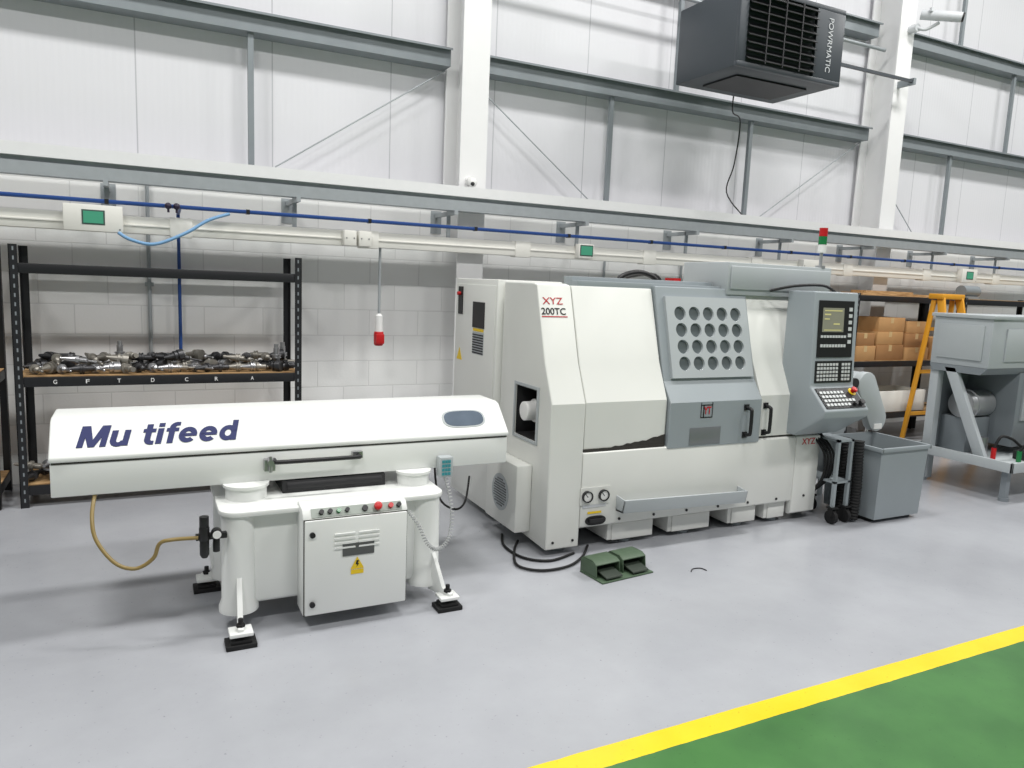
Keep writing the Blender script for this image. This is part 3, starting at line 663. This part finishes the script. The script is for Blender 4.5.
b=B().at(Mc).box(-.19,.19,-.085,.085,0,.006).mt(1)
for j in range(4):
    for i in range(9):
        if not(i>6 and j>1) and not(i>6 and j==0): b.box(-.175+i*.034,-.153+i*.034,-.068+j*.034,-.048+j*.034,.006,.012)
t.part('operator_console',b,[BLACK,KEYW],parent=pod,label='angled black key console')
t.part('rotary_knob',B().at(Mc).cyl((.155,-.055,.006),(.155,-.055,.035),.02),[BLACK],parent=pod)
t.part('rotary_knob',B().at(Mc).cyl((.095,-.06,.006),(.095,-.06,.03),.014),[BLACK],parent=pod)
t.part('emergency_stop',B().at(Mc).mt(1).cyl((.145,.045,.006),(.145,.045,.01),.03).mt(0).rev((.145,.045,.01),(.145,.045,.045),[(0,.014),(.4,.014),(.45,.022),(.85,.022),(1,.015)]),[RED,YEL],parent=pod,label='red emergency stop button')
bcx=4.53
bc=t.part('beacon',B().cyl((bcx,4.0,1.84),(bcx,4.0,1.96),.012).cyl((bcx,4.0,1.84),(bcx,4.0,1.86),.035),[ALU],label='signal light pole')
t.part('beacon_lens',B().cyl((bcx,4.0,2.075),(bcx,4.0,2.135),.03),[RED],parent=bc,label='red lens')
t.part('beacon_lens',B().cyl((bcx,4.0,2.015),(bcx,4.0,2.073),.03),[AMBER],parent=bc,label='green lens')
t.part('beacon_lens',B().cyl((bcx,4.0,1.955),(bcx,4.0,2.013),.03),[WPL],parent=bc,label='clear lens')
for k in range(4):
    t.part('cable',B().tube([(4.35+k*.03,3.80,.66),(4.42+k*.02,3.70-.01*k,.5),(4.43+k*.02,3.72,.3),(4.40+k*.01,3.85,.15)],.009),[RUB],label='black cable below the control panel')

solo('power_cable',B().tube([(2.12,4.05,.012),(2.02,3.9,.012),(1.93,3.68,.012),(2.02,3.56,.012),(2.2,3.56,.012),(2.36,3.66,.012),(2.5,3.82,.012)],.008),RUB,'black cable curled on the floor under the lathe','cable',(2.1,3.8,0),'black floor cables')
solo('power_cable',B().tube([(2.08,4.2,.01),(2.0,4.0,.01),(2.02,3.78,.01),(2.15,3.68,.01),(2.35,3.74,.01)],.008),RUB,'black cable curled on the floor under the lathe','cable',(2.1,3.85,0),'black floor cables')
solo('power_cable',B().tube([(1.95,4.47,.34),(1.85,4.3,.22),(1.75,4.25,.20),(1.68,4.35,.28),(1.66,4.4,.62)],.007),RUB,'black cable hanging between the feeder and lathe','cable',(1.8,4.35,.2))

# foot pedal
t=T('foot_pedal','dull green metal boxy double foot pedal on the floor','foot pedal',(2.44,3.40,0))
M0=Matrix.Translation((2.44,3.40,0))@Matrix.Rotation(math.radians(6),4,'Z')
t.part('base_plate',B().at(M0).box(-.19,.19,-.10,.11,0,.010),PED,bevel=.003)
for xc in(-.098,.098):
    b=B().at(M0)
    for x in(xc-.088,xc+.082): b.prism([(-.04,.010),(-.03,.085),(.0,.10),(.09,.10),(.11,.085),(.11,.010)],'x',x,x+.006)
    b.prism([(-.03,.085),(.0,.10),(.09,.10),(.11,.085),(.11,.079),(.09,.094),(.0,.094),(-.03,.079)],'x',xc-.088,xc+.088)
    t.part('guard',b,PED,bevel=.002,label='dull green pedal hood')
    t.part('pedal',B().at(M0).prism([(-.095,.02),(-.09,.030),(.06,.062),(.06,.048)],'x',xc-.06,xc+.06),[PEDD],bevel=.003)
t.part('rear_wall',B().at(M0).box(-.186,.186,.104,.11,.01,.085),PEDD)
solo('wire_clip',B().tube([(2.86,3.25,.004),(2.9,3.28,.004),(2.95,3.27,.004),(2.96,3.23,.004)],.003),DARK,'small dark wire clip lying on the floor','wire clip',(2.9,3.25,0))

# trolley
def caster(t,x,y,r=.05):
    t.part('caster',B().cyl((x-.014,y,r),(x+.014,y,r),r).box(x-.022,x-.014,y-.02,y+.02,r,.12).box(x+.014,x+.022,y-.02,y+.02,r,.12).box(x-.03,x+.03,y-.03,y+.03,.115,.125),[RUB],label='black caster wheel')
t=T('trolley','grey steel trolley frame on casters beside the lathe','trolley',(4.53,3.75,0))
for x in(4.455,4.59):
    for y in(3.62,3.93):
        t.part('post',B().box(x-.012,x+.012,y-.012,y+.012,.125,.62),GREY);caster(t,x,y)
t.part('shelf',B().box(4.443,4.602,3.608,3.942,.30,.315),GREY);t.part('shelf',B().box(4.443,4.602,3.608,3.942,.605,.62),GREY)

# bin
t=T('chip_bin','open grey steel swarf bin with a rim standing on the floor','chip bin',(5.02,3.75,0))
zt=.57
def ringq(a,c):
    vs=[];fs=[]
    for (xa,xb,ya,yb,z) in(a,c): vs+=[(xa,ya,z),(xb,ya,z),(xb,yb,z),(xa,yb,z)]
    for i in range(4): fs.append((i,(i+1)%4,(i+1)%4+4,i+4))
    return vs,fs
xa,xb=4.75,5.25
b=B()
b.add(*ringq((xa+.01,xb,3.50,3.95,.03),(xa-.01,xb+.01,3.48,3.97,zt)));b.add(*ringq((xa+.02,xb-.01,3.51,3.94,.035),(xa,xb,3.49,3.96,zt)))
b.add([(xa+.01,3.50,.03),(xb,3.50,.03),(xb,3.95,.03),(xa+.01,3.95,.03)],[(0,1,2,3)])
b.add([(xa+.02,3.51,.035),(xb-.01,3.51,.035),(xb-.01,3.94,.035),(xa+.02,3.94,.035)],[(0,1,2,3)])
t.part('bin_body',b,BGREY)
x0_,x1_=xa-.02,xb+.02
t.part('rim',B().box(x0_,x1_,3.465,3.485,zt-.03,zt).box(x0_,x1_,3.965,3.985,zt-.03,zt).box(x0_-.005,x0_+.015,3.465,3.985,zt-.03,zt).box(x1_-.015,x1_+.005,3.465,3.985,zt-.03,zt),BGREY,bevel=.004)
t.part('swarf',B().box(xa+.01,xb,3.50,3.95,.35,.37),[mat('swarf',(90,88,84),.5,metal=.5,noise=.5,scale=60,bump=1)],label='metal swarf')
for x in(xa+.03,xb-.07): t.part('foot',B().box(x,x+.05,3.55,3.9,0,.03),[RUB])
for k,(hx,hy) in enumerate(((4.655,3.60),(4.665,3.74))):
    P_=[Vector((hx+.01*math.sin(i*.09+k),hy,.02+.0115*i)) for i in range(52)]
    solo('corrugated_hose',B().tube(P_,.032,n=14,smooth=0,rip=.22),RUB,'thick black corrugated hose beside the bin','hose',(hx,hy,0),'corrugated hoses')
# conveyor
t=T('chip_conveyor','grey swarf conveyor rising from the lathe over the bin','conveyor',(4.9,4.2,0))
t.part('trough',B().prism([(4.43,.22),(4.43,.45),(4.75,.52),(5.02,1.0),(5.14,1.05),(5.30,.96),(5.30,.66),(5.10,.66),(5.06,.76),(4.9,.42),(4.8,.22)],'y',4.0,4.32),MGREY,bevel=.006,label='grey inclined trough')
pts=[]
c0=Vector((5.10,.96));c1=Vector((5.26,.68));dv=(c1-c0).normalized();pv=Vector((-dv.y,dv.x))
for i in range(13):
    q=math.pi*i/12;pts.append(c0+pv*.10*math.cos(q)-dv*.10*math.sin(q))
for i in range(13):
    q=math.pi*i/12;pts.append(c1-pv*.10*math.cos(q)+dv*.10*math.sin(q))
t.part('belt_guard',B().prism([(p.x,p.y) for p in pts],'y',3.93,4.0),LGREY,bevel=.008,label='rounded grey drive guard')
t.part('motor',B().cyl((5.10,4.32,.96),(5.10,4.5,.96),.08),MGREY,bevel=.004)
t.part('drive_shaft',B().cyl((4.92,4.0,.98),(4.92,3.9,.98),.04),DARK)
for x,z in((5.0,.7),(4.5,.3)): t.part('leg',B().box(x,x+.03,4.2,4.23,0,z),MGREY)
t.part('rail_handle',B().tube([(5.32,4.2,.3),(5.46,4.2,.35),(5.5,4.2,.7),(5.44,4.2,.85),(5.28,4.2,.9)],.012),[ALU])
t.part('label_plate',B().box(5.22,5.31,3.925,3.93,.60,.64),[WPL],label='white label')

# ------------------------------------------------------------ right machine
t=T('grey_machine','large boxy grey machine enclosure with slanted leg and cluttered tray','machine',(7.6,4.1,0))
t.part('hood',B().box(6.40,9.2,3.80,4.32,1.08,1.51),MGREY,bevel=.008,label='light grey boxy hood')
t.part('hood_top_trim',B().box(6.38,9.2,3.78,4.34,1.50,1.53),LGREY,bevel=.004)
t.part('side_panel',B().box(6.385,6.40,3.86,4.26,1.14,1.44),LGREY,bevel=.004)
t.part('front_panel',B().box(6.6,7.6,3.785,3.80,1.14,1.42),LGREY,bevel=.004)
t.part('lower_lip',B().prism([(3.80,1.08),(3.86,1.02),(4.30,1.02),(4.32,1.08)],'x',6.40,9.2),MGREY2)
t.part('support_leg',B().prism([(4.18,1.06),(4.08,1.06),(3.72,.30),(3.82,.30)],'x',6.40,6.45),MGREY,bevel=.004)
t.part('support_leg',B().prism([(4.18,1.06),(4.08,1.06),(3.72,.30),(3.82,.30)],'x',7.60,7.65),MGREY,bevel=.004)
t.part('rear_post',B().box(6.42,6.50,4.24,4.32,.02,1.10),MGREY,bevel=.006)
t.part('enclosure_body',B().box(6.95,9.2,3.84,4.32,.36,1.04),MGREY2,bevel=.008,label='darker boxy lower enclosure')
t.part('enclosure_panel',B().box(7.02,7.5,3.82,3.845,.6,.98),MGREY,bevel=.004)
t.part('back_plate',B().box(6.5,6.98,4.30,4.33,.3,1.06),MGREY2)
tr=B().box(6.35,8.6,3.48,4.34,.27,.285).box(6.33,8.6,3.46,3.48,.26,.345).box(6.33,8.6,4.34,4.36,.26,.345).box(6.33,6.35,3.46,4.36,.26,.345)
t.part('drip_tray',tr,LGREY,bevel=.003,label='grey drip tray')
for x,y in((6.42,3.55),(6.42,4.28),(8.3,3.55),(7.4,3.55)): t.part('leg',B().box(x-.025,x+.025,y-.025,y+.025,.03,.265).cyl((x,y,0),(x,y,.03),.04),MGREY2)
t.part('motor',B().rev((6.6,4.12,.72),(6.95,4.12,.72),[(0,.07),(.02,.12),(.2,.125),(.21,.135),(.25,.135),(.26,.12),(.95,.12),(1,.09)],28),[ALU],label='round silver motor')
t.part('motor_mount',B().box(6.62,6.95,4.05,4.3,.285,.6),MGREY2,bevel=.005)
t.part('hydraulic_fitting',B().cyl((6.55,3.75,.285),(6.55,3.75,.40),.02),[RED],label='red fitting')
t.part('hydraulic_fitting',B().cyl((6.75,3.65,.285),(6.75,3.65,.38),.02),[AMBER],label='green fitting')
t.part('hose',B().tube([(6.55,3.75,.40),(6.6,3.73,.5),(6.75,3.72,.47),(6.9,3.7,.4),(7.2,3.75,.5)],.012),[RUB]);t.part('hose',B().tube([(6.75,3.65,.38),(6.85,3.6,.53),(7.15,3.7,.62)],.01),[RUB])
t.part('valve_block',B().box(6.85,7.1,3.58,3.76,.285,.36),[DARK],bevel=.005)
t.part('pump',B().cyl((6.68,3.95,.285),(6.68,3.95,.45),.06),[STEEL])
t.part('parts_tray',B().box(7.15,7.5,3.52,3.75,.285,.34),[mat('rusty_brown',(104,78,62),.7,noise=.3)],bevel=.004)

# ladder
t=T('stepladder','yellow fibreglass stepladder standing open by the shelving','ladder',(8.15,5.3,0))
b0,b1,t0,t1=7.86,8.42,7.98,8.30
def bar(bb,p,q,w,d):
    p=Vector(p);q=Vector(q);z=(q-p);L_=z.length;z.normalize();x=Vector((1,0,0));x=(x-z*x.dot(z)).normalized();y=z.cross(x)
    M=Matrix(((x.x,y.x,z.x,p.x),(x.y,y.y,z.y,p.y),(x.z,y.z,z.z,p.z),(0,0,0,1)));bb.at(M).box(-w/2,w/2,-d/2,d/2,0,L_).at(None)
for xb_,xt in((b0,t0),(b1,t1)):
    b=B();bar(b,(xb_,4.98,0),(xt,5.34,1.66),.028,.085);t.part('front_rail',b,ORANGE,bevel=.003)
    b=B();bar(b,(xb_,5.54,0),(xt,5.42,1.64),.028,.05);t.part('rear_rail',b,ORANGE,bevel=.003)
for i in range(1,6):
    f=i/6;xa_=b0+(t0-b0)*f;xb_=b1+(t1-b1)*f;y=4.98+.36*f
    t.part('step',B().box(xa_,xb_,y-.04,y+.04,1.66*f-.012,1.66*f+.012),ALU,bevel=.002)
for f in(.2,.5,.8):
    xa_=b0+(t0-b0)*f;xb_=b1+(t1-b1)*f;y=5.54-.12*f
    t.part('rear_brace',B().box(xa_,xb_,y-.01,y+.01,1.64*f-.02,1.64*f+.02),ORANGE)
t.part('top_cap',B().box(7.94,8.34,5.30,5.47,1.65,1.71),ORANGE,bevel=.01)

def cbox(x0,x1,y0,y1,z0,z1,m=CARD):
    t=T('cardboard_box','brown cardboard box stacked on the steel shelving','box',((x0+x1)/2,(y0+y1)/2,z0),'cardboard boxes on the shelving')
    t.part('carton',B().box(x0,x1,y0,y1,z0,z1),m,bevel=.004)
    t.part('tape',B().box((x0+x1)/2-.025,(x0+x1)/2+.025,y0-.001,y0,z0+(z1-z0)*.6,z1+.001).box((x0+x1)/2-.025,(x0+x1)/2+.025,y0,y1,z1,z1+.001),TAPE)
cbox(7.05,7.38,5.64,6.0,.937,1.10);cbox(7.40,7.85,5.64,6.0,.937,1.11,CARD2);cbox(7.88,8.3,5.64,6.0,.937,1.08)
cbox(7.06,7.36,5.65,5.98,1.102,1.24,CARD2);cbox(7.40,7.84,5.65,5.98,1.112,1.26);cbox(7.88,8.28,5.65,5.98,1.082,1.24,CARD2)
cbox(7.42,7.86,5.66,5.96,1.262,1.42);cbox(8.35,8.65,5.64,6.0,.937,1.2);cbox(7.90,8.3,5.66,5.96,1.242,1.38)
cbox(8.95,9.4,5.64,6.0,.937,1.3);cbox(9.5,9.9,5.64,6.0,.937,1.2,CARD2)
solo('plastic_crate',B().box(7.1,8.3,5.64,6.0,.337,.347).box(7.1,8.3,5.62,5.64,.337,.58).box(7.1,8.3,6.0,6.02,.337,.58).box(7.09,7.11,5.62,6.02,.337,.58).box(8.29,8.31,5.62,6.02,.337,.58),CREAM,'cream open crate on the lower shelf','crate',(7.7,5.8,.337),bevel=.004)
solo('timber_board',B().box(7.1,8.5,5.66,5.95,1.667,1.69),WOOD,'flat timber board lying on top of the shelving','board',(7.8,5.8,1.667),'timber boards')
solo('timber_board',B().box(7.2,8.0,5.7,5.9,1.69,1.715),WOOD,'flat timber board lying on top of the shelving','board',(7.6,5.8,1.69),'timber boards')
solo('electric_motor',B().cyl((9.1,5.85,1.76),(9.4,5.85,1.76),.07).box(9.12,9.38,5.78,5.92,1.667,1.70),DGALV,'grey electric motor on top of the shelving','motor',(9.25,5.85,1.667))

# ------------------------------------------------------------ light
def area(x,y,z,sx,sy,e,col=(1,.99,.97)):
    l=bpy.data.lights.new('highbay','AREA');l.shape='RECTANGLE';l.size=sx;l.size_y=sy;l.energy=e;l.color=col
    o=bpy.data.objects.new('ceiling_light',l);o.location=(x,y,z);COL.objects.link(o)
for x in(-2.5,2.5,7.5,12.5):
    for y in(-1.5,3.4):
        area(x,y,7.5,1.6,.7,212)
w=bpy.data.worlds.new('w');bpy.context.scene.world=w;w.use_nodes=True
w.node_tree.nodes['Background'].inputs[0].default_value=(.96,.98,1,1);w.node_tree.nodes['Background'].inputs[1].default_value=.2
vs=bpy.context.scene.view_settings;vs.view_transform='Standard';vs.look='None'

# ------------------------------------------------------------ camera
c=bpy.data.cameras.new('camera');c.sensor_width=36;c.sensor_fit='HORIZONTAL';c.lens=743/1024*36;c.clip_start=.05
o=bpy.data.objects.new('camera',c);COL.objects.link(o)
R=Matrix(((.8956,.0245,-.4442,0),(-.4430,.1399,-.8856,0),(.0409,.9896,.1370,0),(0,0,0,1)))
o.matrix_world=Matrix.Translation((0,0,1.65))@R.to_quaternion().to_matrix().to_4x4()
bpy.context.scene.camera=o
